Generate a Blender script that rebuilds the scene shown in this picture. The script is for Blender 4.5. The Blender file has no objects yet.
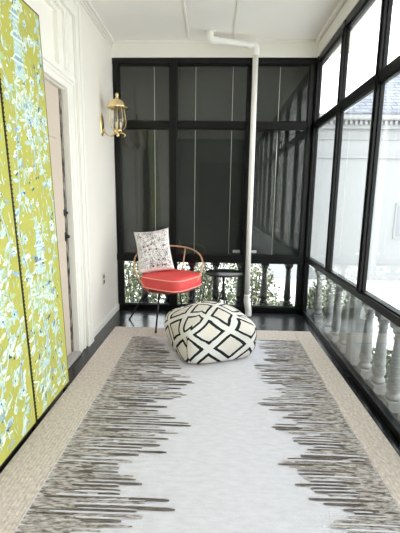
import bpy, bmesh, math, random
from mathutils import Vector, Matrix, noise as mnoise
random.seed(7)
PI = math.pi
S = 0.9                                     # drawing units -> metres
C = bpy.context.scene.collection
SC = bpy.context.scene

# ------------------------------------------------------------------ materials
def lin(c):
    return tuple((v / 12.92 if v <= .04045 else ((v + .055) / 1.055) ** 2.4) for v in c)

def mat(name, col, rough=.5, metal=0., var=0., vscale=8., bump=0., bscale=60., coat=0., col2=None, spec=.5, stretch=(1, 1, 1)):
    m = bpy.data.materials.new(name); m.use_nodes = True
    nt = m.node_tree; b = nt.nodes['Principled BSDF']
    b.inputs['Base Color'].default_value = (*lin(col), 1)
    b.inputs['Roughness'].default_value = rough
    b.inputs['Metallic'].default_value = metal
    b.inputs['Coat Weight'].default_value = coat
    b.inputs['Specular IOR Level'].default_value = spec
    tc = nt.nodes.new('ShaderNodeTexCoord'); mp = nt.nodes.new('ShaderNodeMapping')
    mp.inputs['Scale'].default_value = stretch
    nt.links.new(tc.outputs['Object'], mp.inputs['Vector'])
    if var > 0 or col2:
        n = nt.nodes.new('ShaderNodeTexNoise'); n.inputs['Scale'].default_value = vscale; n.inputs['Detail'].default_value = 5
        nt.links.new(mp.outputs['Vector'], n.inputs['Vector'])
        r = nt.nodes.new('ShaderNodeValToRGB')
        c2 = lin(col2) if col2 else tuple(v * (1 - var) for v in lin(col))
        r.color_ramp.elements[0].position = .35; r.color_ramp.elements[1].position = .65
        r.color_ramp.elements[0].color = (*c2, 1); r.color_ramp.elements[1].color = (*lin(col), 1)
        nt.links.new(n.outputs['Fac'], r.inputs['Fac']); nt.links.new(r.outputs['Color'], b.inputs['Base Color'])
    if bump > 0:
        n = nt.nodes.new('ShaderNodeTexNoise'); n.inputs['Scale'].default_value = bscale; n.inputs['Detail'].default_value = 4
        nt.links.new(mp.outputs['Vector'], n.inputs['Vector'])
        bp = nt.nodes.new('ShaderNodeBump'); bp.inputs['Strength'].default_value = bump; bp.inputs['Distance'].default_value = .004
        nt.links.new(n.outputs['Fac'], bp.inputs['Height']); nt.links.new(bp.outputs['Normal'], b.inputs['Normal'])
    return m

def M_(nt, op, a, b=None, c=None):
    n = nt.nodes.new('ShaderNodeMath'); n.operation = op
    for i, v in enumerate((a, b, c)):
        if v is None: continue
        if isinstance(v, (int, float)): n.inputs[i].default_value = v
        else: nt.links.new(v, n.inputs[i])
    return n.outputs[0]

def glass_mat(name, tint=(1, 1, 1), rough=.0, base=.04):
    """thin clear pane: see-through with a Schlick mirror reflection, the same from either side"""
    m = bpy.data.materials.new(name); m.use_nodes = True; nt = m.node_tree; nt.nodes.clear()
    out = nt.nodes.new('ShaderNodeOutputMaterial'); mx = nt.nodes.new('ShaderNodeMixShader')
    tr = nt.nodes.new('ShaderNodeBsdfTransparent'); tr.inputs[0].default_value = (*tint, 1)
    gl = nt.nodes.new('ShaderNodeBsdfGlossy'); gl.inputs['Roughness'].default_value = rough
    g = nt.nodes.new('ShaderNodeNewGeometry')
    d = nt.nodes.new('ShaderNodeVectorMath'); d.operation = 'DOT_PRODUCT'
    nt.links.new(g.outputs['Normal'], d.inputs[0]); nt.links.new(g.outputs['Incoming'], d.inputs[1])
    k = M_(nt, 'SUBTRACT', 1., M_(nt, 'ABSOLUTE', d.outputs['Value']))
    f = M_(nt, 'MULTIPLY_ADD', M_(nt, 'POWER', k, 5.), 1 - base, base)
    nt.links.new(f, mx.inputs[0]); nt.links.new(tr.outputs[0], mx.inputs[1]); nt.links.new(gl.outputs[0], mx.inputs[2])
    nt.links.new(mx.outputs[0], out.inputs[0])
    return m

WALLW = mat('wall_paint', (.925, .906, .872), .6, var=.02, vscale=3, bump=.08, bscale=90)
TRIMW = mat('trim_paint', (.93, .92, .89), .4, bump=.03, bscale=40)
CEILW = mat('ceiling_paint', (.96, .95, .935), .6)
DOORC = mat('door_paint', (.79, .735, .675), .45)
BLACK = mat('black_frame_paint', (.04, .042, .04), .38, bump=.05, bscale=30, spec=.28)
BLACKM = mat('black_metal', (.05, .05, .052), .35)
FLOORPAD = None
GLASS = glass_mat('pane_glass', (.97, .985, .975))
GLASSLOW = glass_mat('lower_sheet_glass', (.95, .97, .965), base=.085)
GLOBE = glass_mat('globe_glass', (.97, .96, .93), base=.07)
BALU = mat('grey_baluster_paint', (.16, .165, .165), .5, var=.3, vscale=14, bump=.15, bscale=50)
PIPEW = mat('white_plastic_pipe', (.965, .96, .945), .35)
BRASS = mat('polished_brass', (.96, .87, .66), .26, metal=1.)
CREAMC = mat('candle_sleeve', (.93, .90, .80), .5)
SLAT = mat('charcoal_blind_slat', (.125, .135, .125), .55, var=.25, vscale=3)
CORD = mat('pale_blind_cord', (.80, .80, .77), .6)
PLASTW = mat('white_plastic', (.9, .9, .88), .4)
DARKSLOT = mat('dark_slot', (.12, .11, .10), .5)
STRIP = mat('dark_weatherstrip', (.10, .095, .09), .7, col2=(.62, .58, .53), vscale=34, stretch=(1, 1, .45))
LEATH = mat('coral_cushion_fabric', (.90, .315, .305), .6, var=.12, vscale=14, bump=.15, bscale=220)
PIPING = mat('pale_pink_piping', (.96, .64, .60), .6)
RATTAN = mat('honey_rattan_hoop', (.85, .66, .51), .4, var=.2, vscale=30)
ROOFS = mat('slate_shingle', (.60, .62, .67), .8)
HOUSEW = mat('neighbour_white_wall', (.62, .625, .63), .7)
LEAFM = [mat('leaf_green', (.36, .42, .25), .5, var=.45, vscale=5), mat('leaf_pale', (.60, .62, .48), .5, var=.4, vscale=6),
         mat('leaf_dark', (.17, .22, .15), .5, var=.3, vscale=6)]
STEMM = mat('shrub_stem', (.25, .20, .15), .8)
CONC = mat('pale_concrete', (.90, .895, .87), .85, var=.06, vscale=2)

def floor_mat():
    m = mat('black_floor_paint', (.105, .11, .115), .2, spec=.5); nt = m.node_tree; b = nt.nodes['Principled BSDF']
    tc = nt.nodes.new('ShaderNodeTexCoord'); sp = nt.nodes.new('ShaderNodeSeparateXYZ')
    nt.links.new(tc.outputs['Object'], sp.inputs[0])
    t = M_(nt, 'FRACT', M_(nt, 'MULTIPLY', sp.outputs[1], 1 / .09))
    gap = M_(nt, 'LESS_THAN', M_(nt, 'ABSOLUTE', M_(nt, 'SUBTRACT', t, .5)), .46)
    n = nt.nodes.new('ShaderNodeTexNoise'); n.inputs['Scale'].default_value = 5; n.inputs['Detail'].default_value = 6
    nt.links.new(tc.outputs['Object'], n.inputs['Vector'])
    h = M_(nt, 'ADD', gap, M_(nt, 'MULTIPLY', n.outputs['Fac'], .5))
    bp = nt.nodes.new('ShaderNodeBump'); bp.inputs['Strength'].default_value = .35; bp.inputs['Distance'].default_value = .004
    nt.links.new(h, bp.inputs['Height']); nt.links.new(bp.outputs['Normal'], b.inputs['Normal'])
    nt.links.new(M_(nt, 'MULTIPLY_ADD', n.outputs['Fac'], .25, .10), b.inputs['Roughness'])
    return m
FLOORM = floor_mat()

def rug_mat(name, c_lo, c_hi, sx, sy, lo=.35, hi=.65, ribs=None):
    m = mat(name, c_hi, .95, spec=.1); nt = m.node_tree; b = nt.nodes['Principled BSDF']
    tc = nt.nodes.new('ShaderNodeTexCoord'); mp = nt.nodes.new('ShaderNodeMapping'); mp.inputs['Scale'].default_value = (sx, sy, 1)
    nt.links.new(tc.outputs['Object'], mp.inputs['Vector'])
    n = nt.nodes.new('ShaderNodeTexNoise'); n.inputs['Scale'].default_value = 1; n.inputs['Detail'].default_value = 4; n.inputs['Roughness'].default_value = .6
    nt.links.new(mp.outputs['Vector'], n.inputs['Vector'])
    r = nt.nodes.new('ShaderNodeValToRGB')
    r.color_ramp.elements[0].position = lo; r.color_ramp.elements[1].position = hi
    r.color_ramp.elements[0].color = (*lin(c_lo), 1); r.color_ramp.elements[1].color = (*lin(c_hi), 1)
    nt.links.new(n.outputs['Fac'], r.inputs['Fac']); nt.links.new(r.outputs['Color'], b.inputs['Base Color'])
    f = nt.nodes.new('ShaderNodeTexNoise'); f.inputs['Scale'].default_value = 160; f.inputs['Detail'].default_value = 2
    nt.links.new(tc.outputs['Object'], f.inputs['Vector'])
    h = f.outputs['Fac']
    if ribs:
        sp = nt.nodes.new('ShaderNodeSeparateXYZ'); nt.links.new(tc.outputs['Object'], sp.inputs[0])
        w = M_(nt, 'SINE', M_(nt, 'MULTIPLY', sp.outputs[ribs[0]], 2 * PI / ribs[1]))
        h = M_(nt, 'ADD', h, M_(nt, 'MULTIPLY', w, .22))
    bp = nt.nodes.new('ShaderNodeBump'); bp.inputs['Strength'].default_value = .6; bp.inputs['Distance'].default_value = .004
    nt.links.new(h, bp.inputs['Height']); nt.links.new(bp.outputs['Normal'], b.inputs['Normal'])
    return m
RUGW = rug_mat('rug_ivory_pile', (.775, .765, .78), (.82, .812, .835), 14, 45, .3, .62)
RUGD = rug_mat('rug_taupe_pile', (.40, .365, .335), (.76, .735, .71), 22, 80, .36, .62)
RUGD2 = rug_mat('rug_dark_streaks', (.28, .255, .235), (.50, .465, .435), 12, 60, .3, .7)
RUGB = rug_mat('rug_beige_border', (.70, .655, .615), (.86, .815, .775), 60, 40, .3, .7, ribs=(0, .02))
RUGB2 = rug_mat('rug_beige_end_border', (.70, .655, .615), (.86, .815, .775), 40, 60, .3, .7, ribs=(1, .02))

def pouf_mat():
    m = mat('pouf_woven_wool', (.86, .83, .78), .95, spec=.1); nt = m.node_tree; b = nt.nodes['Principled BSDF']
    uv = nt.nodes.new('ShaderNodeUVMap'); uv.uv_map = 'cloth'
    sp = nt.nodes.new('ShaderNodeSeparateXYZ'); nt.links.new(uv.outputs[0], sp.inputs[0])
    n0 = nt.nodes.new('ShaderNodeTexNoise'); n0.inputs['Scale'].default_value = 14
    nt.links.new(uv.outputs[0], n0.inputs['Vector'])
    wob = M_(nt, 'MULTIPLY', M_(nt, 'SUBTRACT', n0.outputs['Fac'], .5), .02)
    cells = []
    for s in (1, -1):
        v = M_(nt, 'ADD', M_(nt, 'MULTIPLY_ADD', sp.outputs[1], s, sp.outputs[0]), wob)
        t = M_(nt, 'FRACT', M_(nt, 'MULTIPLY_ADD', v, 1 / .335, 10.12 if s == 1 else 10.62))
        cells.append(M_(nt, 'ABSOLUTE', M_(nt, 'MULTIPLY_ADD', t, 2., -1.)))
    d = M_(nt, 'MAXIMUM', cells[0], cells[1])
    ring = M_(nt, 'MULTIPLY', M_(nt, 'GREATER_THAN', d, .585), M_(nt, 'LESS_THAN', d, .79))
    inner = M_(nt, 'LESS_THAN', d, .62)
    n1 = nt.nodes.new('ShaderNodeTexNoise'); n1.inputs['Scale'].default_value = 90; nt.links.new(uv.outputs[0], n1.inputs['Vector'])
    mixc = nt.nodes.new('ShaderNodeMix'); mixc.data_type = 'RGBA'
    mixc.inputs[6].default_value = (*lin((.895, .885, .86)), 1); mixc.inputs[7].default_value = (*lin((.865, .815, .755)), 1)
    nt.links.new(M_(nt, 'MULTIPLY', inner, n1.outputs['Fac']), mixc.inputs[0])
    mix = nt.nodes.new('ShaderNodeMix'); mix.data_type = 'RGBA'
    nt.links.new(ring, mix.inputs[0]); nt.links.new(mixc.outputs[2], mix.inputs[6]); mix.inputs[7].default_value = (*lin((.13, .16, .17)), 1)
    nt.links.new(mix.outputs[2], b.inputs['Base Color'])
    sc = M_(nt, 'SINE', M_(nt, 'MULTIPLY', sp.outputs[0], 420.)); sd = M_(nt, 'SINE', M_(nt, 'MULTIPLY', sp.outputs[1], 420.))
    bp = nt.nodes.new('ShaderNodeBump'); bp.inputs['Strength'].default_value = .5; bp.inputs['Distance'].default_value = .004
    nt.links.new(M_(nt, 'ADD', M_(nt, 'MULTIPLY', sc, sd), n1.outputs['Fac']), bp.inputs['Height']); nt.links.new(bp.outputs['Normal'], b.inputs['Normal'])
    return m
POUFM = pouf_mat()

# chinoiserie fabric colours
FAB = mat('chartreuse_fabric', (.725, .715, .36), .85, var=.10, vscale=9, bump=.1, bscale=200, spec=.2)
F_PALE = mat('fabric_print_pale_blue', (.75, .84, .83), .85, var=.12, vscale=30, spec=.2)
F_WHITE = mat('fabric_print_white', (.86, .90, .845), .85, spec=.2)
F_BLUE = mat('fabric_print_blue', (.60, .71, .79), .85, var=.25, vscale=40, spec=.2)
F_DARK = mat('fabric_print_deep_teal', (.27, .38, .44), .85, spec=.2)
F_MINT = mat('fabric_print_celadon', (.73, .79, .56), .85, var=.15, vscale=20, spec=.2)

# pillow print colours
P_BASE = mat('pillow_linen', (.91, .90, .885), .9, bump=.15, bscale=250, spec=.2)
P_GREY = mat('pillow_print_grey', (.52, .52, .53), .9, spec=.2)
P_DARK = mat('pillow_print_plum', (.22, .12, .14), .9, spec=.2)
P_PINK = mat('pillow_print_pink', (.84, .62, .65), .9, spec=.2)

# ------------------------------------------------------------------ mesh helpers
def box(bm, lo, hi, bev=0., mi=0, rot=None, seg=1):
    r = bmesh.ops.create_cube(bm, size=1.); vs = r['verts']
    for v in vs:
        v.co = Vector([(lo[i] + hi[i]) / 2 + v.co[i] * (hi[i] - lo[i]) for i in range(3)])
    fs = set(f for v in vs for f in v.link_faces)
    for f in fs: f.material_index = mi
    if bev > 0:
        es = list(set(e for v in vs for e in v.link_edges))
        q = bmesh.ops.bevel(bm, geom=es + list(vs), offset=bev, segments=seg, affect='EDGES', profile=.5)
        vs = list(set(v for f in q['faces'] for v in f.verts) | set(v for v in vs if v.is_valid))
        for f in set(f for v in vs for f in v.link_faces): f.material_index = mi
    if rot is not None:
        bmesh.ops.transform(bm, matrix=rot, verts=[v for v in vs if v.is_valid])
    return vs

def tube(bm, pts, r, n=10, mi=0, closed=False, cap=True):
    pts = [Vector(p) for p in pts]; N = len(pts); rings = []
    rr = r if isinstance(r, (list, tuple)) else [r] * N
    prev = None
    for i, p in enumerate(pts):
        if closed: t = pts[(i + 1) % N] - pts[i - 1]
        else: t = pts[min(i + 1, N - 1)] - pts[max(i - 1, 0)]
        t.normalize()
        if prev is None:
            a = Vector((0, 0, 1)) if abs(t.z) < .9 else Vector((1, 0, 0))
            u = t.cross(a).normalized()
        else:
            u = (prev - t * prev.dot(t)).normalized()
        prev = u; w = t.cross(u)
        rings.append([bm.verts.new(p + rr[i] * (math.cos(2 * PI * k / n) * u + math.sin(2 * PI * k / n) * w)) for k in range(n)])
    for i in range(N if closed else N - 1):
        A, B = rings[i], rings[(i + 1) % N]
        off = 0
        if closed and i == N - 1:
            off = min(range(n), key=lambda o: (B[o].co - A[0].co).length)
        for k in range(n):
            f = bm.faces.new((A[k], A[(k + 1) % n], B[(k + 1 + off) % n], B[(k + off) % n])); f.material_index = mi; f.smooth = True
    if cap and not closed:
        for R_ in (rings[0][::-1], rings[-1]):
            f = bm.faces.new(R_); f.material_index = mi

def lathe(bm, prof, n=20, c=(0, 0, 0), mi=0, wob=None, cap=True, smooth=True):
    rings = []
    for r, z in prof:
        rings.append([bm.verts.new((c[0] + r * (wob(k / n, z) if wob else 1) * math.cos(2 * PI * k / n), c[1] + r * (wob(k / n, z) if wob else 1) * math.sin(2 * PI * k / n), c[2] + z)) for k in range(n)])
    for A, B in zip(rings, rings[1:]):
        for k in range(n):
            f = bm.faces.new((A[k], A[(k + 1) % n], B[(k + 1) % n], B[k])); f.material_index = mi; f.smooth = smooth
    if cap:
        f = bm.faces.new(rings[0][::-1]); f.material_index = mi
        f = bm.faces.new(rings[-1]); f.material_index = mi

def spline(pts, n=8, closed=False):
    P = [Vector(p) for p in pts]; out = []; N = len(P)
    for i in range(N if closed else N - 1):
        g = (lambda k: P[k % N]) if closed else (lambda k: P[max(0, min(N - 1, k))])
        a, b, c, d = g(i - 1), g(i), g(i + 1), g(i + 2)
        for k in range(n):
            t = k / n
            out.append(.5 * (2 * b + (c - a) * t + (2 * a - 5 * b + 4 * c - d) * t * t + (3 * b - a - 3 * c + d) * t ** 3))
    if not closed: out.append(P[-1])
    return out

def B(): return bmesh.new()
def link(name, bm, ms, parent=None, loc=(0, 0, 0), smooth=False, recalc=True):
    if recalc: bmesh.ops.recalc_face_normals(bm, faces=bm.faces)
    me = bpy.data.meshes.new(name)
    for v in bm.verts: v.co *= S
    bm.to_mesh(me); bm.free()
    for m in (ms if isinstance(ms, (list, tuple)) else [ms]): me.materials.append(m)
    if smooth:
        for p in me.polygons: p.use_smooth = True
    o = bpy.data.objects.new(name, me); C.objects.link(o)
    o.location = Vector(loc) * S
    if parent: o.parent = parent
    return o
def tag(o, label, cat, group=None, kind=None):
    if label: o['label'] = label
    if cat: o['category'] = cat
    if group: o['group'] = group
    if kind: o['kind'] = kind
    return o
def thing(name, label, cat, loc=(0, 0, 0), rz=0., group=None, kind=None):
    o = bpy.data.objects.new(name, None); C.objects.link(o)
    o.empty_display_size = .1
    o.location = Vector(loc) * S; o.rotation_euler = (0, 0, rz)
    return tag(o, label, cat, group, kind)
def struct(name, bm, m, label, cat, parent=None):
    o = link(name, bm, m, parent)
    return tag(o, label, cat, kind='structure') if not parent else o
def dup(root, loc, rz=0., label=None, group=None):
    r = root.copy(); C.objects.link(r); r.location = Vector(loc) * S; r.rotation_euler = (0, 0, rz)
    if label: r['label'] = label
    if group: r['group'] = group
    for ch in list(root.children):
        c = ch.copy(); C.objects.link(c); c.parent = r
        for g in list(ch.children):
            d = g.copy(); C.objects.link(d); d.parent = c
    return r

D, XL, XR, ZC = 5.07, -1.343, 1.234, 3.492     # back wall, left wall, right wall, ceiling
YN = -2.6                                     # near end of the porch, behind the camera
ZH, ZM1, ZM0, ZS1, ZS0, ZB = 3.295, 2.537, 2.451, .79, .70, .055

# ------------------------------------------------------------------ room shell
bm = B(); box(bm, (XL - .25, YN - .2, -.08), (1.46, D + .24, 0)); struct('floor', bm, FLOORM, 'glossy black painted board floor of the porch', 'floor')
bm = B(); box(bm, (XL - .25, YN - .2, ZC), (1.75, D + .45, ZC + .12)); struct('ceiling', bm, CEILW, 'white panelled porch ceiling', 'ceiling')

DY0, DY1, DZ = 2.32, 3.50, 3.17               # door recess
bm = B()
box(bm, (XL - .22, YN, 0), (XL, DY0, ZC)); box(bm, (XL - .22, DY1 + .2, 0), (XL, D + .2, ZC)); box(bm, (XL - .22, DY0, DZ), (XL, DY1 + .2, ZC)); box(bm, (XL - .22, DY1 + .02, 0), (XL - .004, DY1 + .2, 2.63))
struct('wall_left', bm, WALLW, 'white plaster house wall on the left', 'wall')
bm = B(); box(bm, (XL - .22, YN - .12, 0), (1.30, YN, ZC)); struct('wall_rear', bm, mat('pane_dimming_grey', (.46, .47, .46), .7), 'unseen grey end wall added at the near end of the porch', 'wall')  # unseen wall added behind the camera, greyed to dim the back-pane reflections
# louvred double shutters on the rear end wall (they mirror in the back glass)
bm = B(); box(bm, (-.55, YN, .02), (1.0, YN + .06, 2.75), .01)
d2 = struct('door_2', bm, BLACK, 'dark louvred double door at the near end of the porch', 'door')
bm = B()
for c0 in (-.47, .27):
    for k in range(70):
        z = .12 + k * .036
        box(bm, (c0, YN + .06, z), (c0 + .66, YN + .085, z + .022))
struct('louvre_panel', bm, BLACK, None, None, d2)

# baseboard, crown, casings
bm = B(); box(bm, (XL, 3.852, 0), (XL + .016, D, .075), .003); box(bm, (XL, 3.852, .075), (XL + .010, D, .092), .003)
struct('baseboard_left', bm, TRIMW, 'white baseboard along the left wall', 'baseboard')
bm = B()
box(bm, (XL, YN, ZC - .035), (XL + .052, D, ZC), .008); box(bm, (XL, YN, ZC - .06), (XL + .028, D, ZC - .035), .006); box(bm, (XL, YN, ZC - .085), (XL + .012, D, ZC - .06), .003)
struct('trim_1', bm, TRIMW, 'white crown moulding along the left wall', 'trim')
bm = B(); box(bm, (XL, D - .01, ZH), (XR + .03, D + .112, ZC)); box(bm, (XL + .07, D - .03, ZC - .03), (XR - .05, D - .01, ZC), .006)
struct('trim_2', bm, TRIMW, 'white frieze board above the back windows', 'trim')
bm = B(); box(bm, (XR - .005, YN, ZH), (XR + .12, D - .01, ZC)); box(bm, (XR - .05, YN, ZC - .045), (XR - .005, D - .03, ZC), .01)
struct('trim_3', bm, TRIMW, 'white frieze board above the right windows', 'trim')
for i, x in enumerate((-.36, .19)):
    bm = B(); box(bm, (x - .014, YN, ZC - .01), (x + .014, D - .03, ZC), .003)
    struct('trim_%d' % (4 + i), bm, TRIMW, ['narrow ceiling seam strip left of the pipe', 'narrow ceiling seam strip in line with the pipe bend'][i], 'trim')

# door in its deep casing
dr = thing('door_1', 'cream panelled door in a deep white casing behind the folding screen', 'door', (XL, DY1, 0), 0, kind='structure')
def loc_door(bm):
    bmesh.ops.translate(bm, verts=bm.verts, vec=(-XL, -DY1, 0)); return bm
bm = B()   # outer band, stepped inner frame, lower door surround
Y0 = DY1
box(bm, (XL, Y0 + .20, 0), (XL + .030, Y0 + .345, 3.33), .006)
box(bm, (XL + .030, Y0 + .295, 0), (XL + .044, Y0 + .345, 3.33), .005); box(bm, (XL + .030, Y0 + .20, 0), (XL + .038, Y0 + .235, 3.17), .003)
box(bm, (XL, DY0 - .3, 3.17), (XL + .030, Y0 + .20, 3.33), .006); box(bm, (XL + .030, DY0 - .3, 3.285), (XL + .044, Y0 + .295, 3.33), .005); box(bm, (XL + .030, DY0 - .3, 3.17), (XL + .038, Y0 + .235, 3.20), .003)
box(bm, (XL + .030, Y0 + .19, 0), (XL + .050, Y0 + .35, .24), .006)
link('casing', loc_door(bm), TRIMW, dr)
bm = B()   # stepped frame round the blank panel above the door
box(bm, (XL - .20, Y0 + .02, 2.63), (XL + .008, Y0 + .20, 3.17), .002); box(bm, (XL - .05, DY0, 3.13), (XL + .008, Y0 + .02, 3.17), .002)
box(bm, (XL - .03, Y0 + .06, 2.63), (XL + .016, Y0 + .075, 3.17), .003)
box(bm, (XL - .20, Y0 - .08, 2.63), (XL - .015, Y0 + .02, 3.13), .004); box(bm, (XL - .05, DY0, 3.09), (XL - .015, Y0 - .08, 3.13), .004)
box(bm, (XL - .20, DY0, 2.60), (XL - .055, Y0 - .08, 3.09))
link('transom_panel', loc_door(bm), TRIMW, dr)
bm = B()   # lower surround: legs and head with a small cap
box(bm, (XL - .004, Y0, 0), (XL + .014, Y0 + .20, 2.63), .003)
box(bm, (XL + .014, Y0 + .135, 0), (XL + .026, Y0 + .165, 2.60), .004); box(bm, (XL + .014, Y0 + .03, 0), (XL + .020, Y0 + .055, 2.53), .002)
box(bm, (XL - .02, DY0 - .1, 2.50), (XL + .014, Y0, 2.63), .003)
box(bm, (XL + .0, DY0 - .1, 2.585), (XL + .030, Y0 + .165, 2.635), .006); box(bm, (XL + .0, DY0 - .1, 2.555), (XL + .022, Y0 + .165, 2.585), .004)
link('door_surround', loc_door(bm), TRIMW, dr)
bm = B()   # jamb lining of the recess
box(bm, (XL - .19, Y0 - .001, 0), (XL - .004, Y0 + .02, 2.52)); box(bm, (XL - .19, DY0, 0), (XL - .004, DY0 + .02, 2.52)); box(bm, (XL - .19, DY0 + .02, 2.49), (XL - .02, Y0 - .001, 2.52))
link('jamb', loc_door(bm), TRIMW, dr)
bm = B()
box(bm, (XL - .10, DY0 + .022, .04), (XL - .050, Y0 - .05, 2.488), .003)
for (a, b) in ((.12, .52), (.62, 1.02)):
    for (z0, z1) in ((.25, 1.0), (1.15, 1.95), (2.05, 2.36)):
        box(bm, (XL - .052, DY0 + a, z0), (XL - .042, DY0 + b, z1), .005)
slab = link('door_slab', loc_door(bm), DOORC, dr)
bm = B(); box(bm, (XL - .10, Y0 - .042, .04), (XL - .045, Y0 - .003, 2.488))
link('weatherstrip', loc_door(bm), STRIP, dr)
bm = B()
for z, r in ((1.19, .019), (1.41, .014)):
    box(bm, (XL - .050, Y0 - .075, z - r * 2.2), (XL - .042, Y0 - .035, z + r * 2.2), .003)
    bmesh.ops.create_uvsphere(bm, u_segments=12, v_segments=8, radius=r, matrix=Matrix.Translation((XL - .026, Y0 - .058, z)))
tag(link('door_lock', loc_door(bm), DARKSLOT, dr), 'black door knob and deadbolt', None)
bm = B(); box(bm, (XL - .16, DY0 + .008, 0), (XL + .03, Y0 - .002, .035), .005)
link('threshold', loc_door(bm), mat('grey_threshold', (.66, .65, .63), .5), dr)

# outlet
ot = thing('wall_outlet', 'pale wall outlet above the left baseboard beside the chair', 'outlet', (XL, 4.40, .58))
bm = B(); box(bm, (0, -.04, -.07), (.012, .04, .07), .004); link('cover_plate', bm, mat('outlet_plate', (.80, .79, .75), .4), ot)
for z in (-.032, .032):
    bm = B(); box(bm, (.012, -.022, z - .021), (.015, .022, z + .021), .002); link('socket', bm, DARKSLOT, ot)

# ------------------------------------------------------------------ back window wall
def beam(name, lo, hi, label):
    bm = B(); box(bm, lo, hi, .006, seg=2); return struct(name, bm, BLACK, label, 'window frame')
TN = 6
def tn():
    global TN
    n = 'trim_%d' % TN; TN += 1; return n
beam(tn(), (XL + .002, D, ZH - .075), (XR - .002, D + .10, ZH), 'black head beam of the back windows')
beam(tn(), (XL + .002, D + .01, ZM0), (XR - .002, D + .09, ZM1), 'black middle rail of the back windows')
beam(tn(), (XL + .002, D - .01, ZS0), (XR - .004, D + .112, ZS1 + .01), 'black sill rail of the back windows')
beam(tn(), (XL + .02, D, 0), (XR - .002, D + .10, .08), 'black bottom rail of the back windows')
BP = [(XL + .005, -1.264), (-.605, -.515), (.385, .475), (1.155, XR - .003)]
for i, (a, b) in enumerate(BP):
    beam(tn(), (a, D - .006 if i in (1, 2) else D + .004, 0.003), (b, D + .104, ZH - .002),
         ['black corner post beside the brass wall lantern', 'black post behind the chair and pillow', 'black post just behind the white pipe', 'black post at the far right corner'][i])
WN = 1
def bay(axis, a, b, name, label, pos, levels):
    """inner stops and three panes between two posts. axis 'x': back wall, 'y': right wall"""
    w = thing(name, label, 'window', (0, 0, 0), 0, kind='structure')
    def bx(bm, u0, u1, z0, z1, d0, d1, bev=0.):
        if axis == 'x': box(bm, (u0, pos + d0, z0), (u1, pos + d1, z1), bev)
        else: box(bm, (pos + d0, u0, z0), (pos + d1, u1, z1), bev)
    for (z0, z1), nm in zip(levels, ('upper', 'middle', 'lower')):
        if axis == 'y' and nm == 'lower':      # frameless sheet, butt-jointed to its neighbours
            bm = B(); box(bm, (pos + .012, a - .028, z0 - .01), (pos + .018, min(b + .028, D - .002), z1 + .01))
            link('pane', bm, GLASSLOW, w); continue
        bm = B(); t = .012
        bx(bm, a, a + t, z0, z1, .018, .05, .003); bx(bm, b - t, b, z0, z1, .018, .05, .003)
        bx(bm, a + t, b - t, z1 - t, z1, .018, .05, .003); bx(bm, a + t, b - t, z0, z0 + t, .018, .05, .003)
        fr = link('sash', bm, BLACK, w)
        bm = B(); bx(bm, a + t - .004, b - t + .004, z0 + t - .004, z1 - t + .004, .03, .036)
        link('pane', bm, GLASS, fr)
    return w
LEVB = [(ZM1, ZH - .075), (ZS1 + .01, ZM0), (.08, ZS0)]
LEVR = [(ZM1, ZH - .075), (ZS1, ZM0), (ZB, ZS0)]
for (a, b), lb in zip(((BP[0][1], BP[1][0]), (BP[1][1], BP[2][0]), (BP[2][1], BP[3][0])),
                      ('left back window behind the chair', 'middle back window behind the side table', 'right back window beyond the white pipe')):
    bay('x', a, b, 'window_%d' % WN, lb, D, LEVB); WN += 1

# right window wall
posts = [5.04, 4.09, 3.16, 2.21, 1.26, .31, -.64, -1.59, -2.54]
beam(tn(), (XR, YN, ZH - .075), (XR + .09, D + .10, ZH), 'black head beam of the right windows')
beam(tn(), (XR + .004, YN, ZM0), (XR + .075, D + .08, ZM1), 'black middle rail of the right windows')
beam(tn(), (XR, YN, ZS0 + .03), (XR + .10, D + .10, ZS1), 'black sill rail of the right windows')
beam(tn(), (XR, YN, 0), (XR + .07, D + .10, ZB), 'black bottom rail of the right windows')
plab = ['black corner post where right and back windows meet', 'slim black post, second from the far right corner', 'black post, third from the far right corner', 'black post, fourth from the far right corner'] + ['black post behind the camera on the right, number %s' % k for k in ('one', 'two', 'three', 'four', 'five')]
for y, lb in zip(posts, plab):
    bm = B(); box(bm, (XR - .008, y - .03, .002 if y > 5 else ZS1 - .01), (XR + .05, y + .03, ZH - .002), .005, seg=2)
    box(bm, (XR - .015, y - .009, ZS1), (XR - .008, y + .009, ZH - .075), .002)
    struct(tn(), bm, BLACK, lb, 'window frame')
wl = ['far right window next to the back corner', 'right window second from the back corner', 'right window third from the back corner'] + ['right window behind the camera, number %s' % k for k in ('one', 'two', 'three', 'four', 'five')]
for (y1, y0), lb in zip(zip(posts, posts[1:]), wl):
    bay('y', y0 + .03, y1 - .03, 'window_%d' % WN, lb, XR, LEVR); WN += 1

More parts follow.
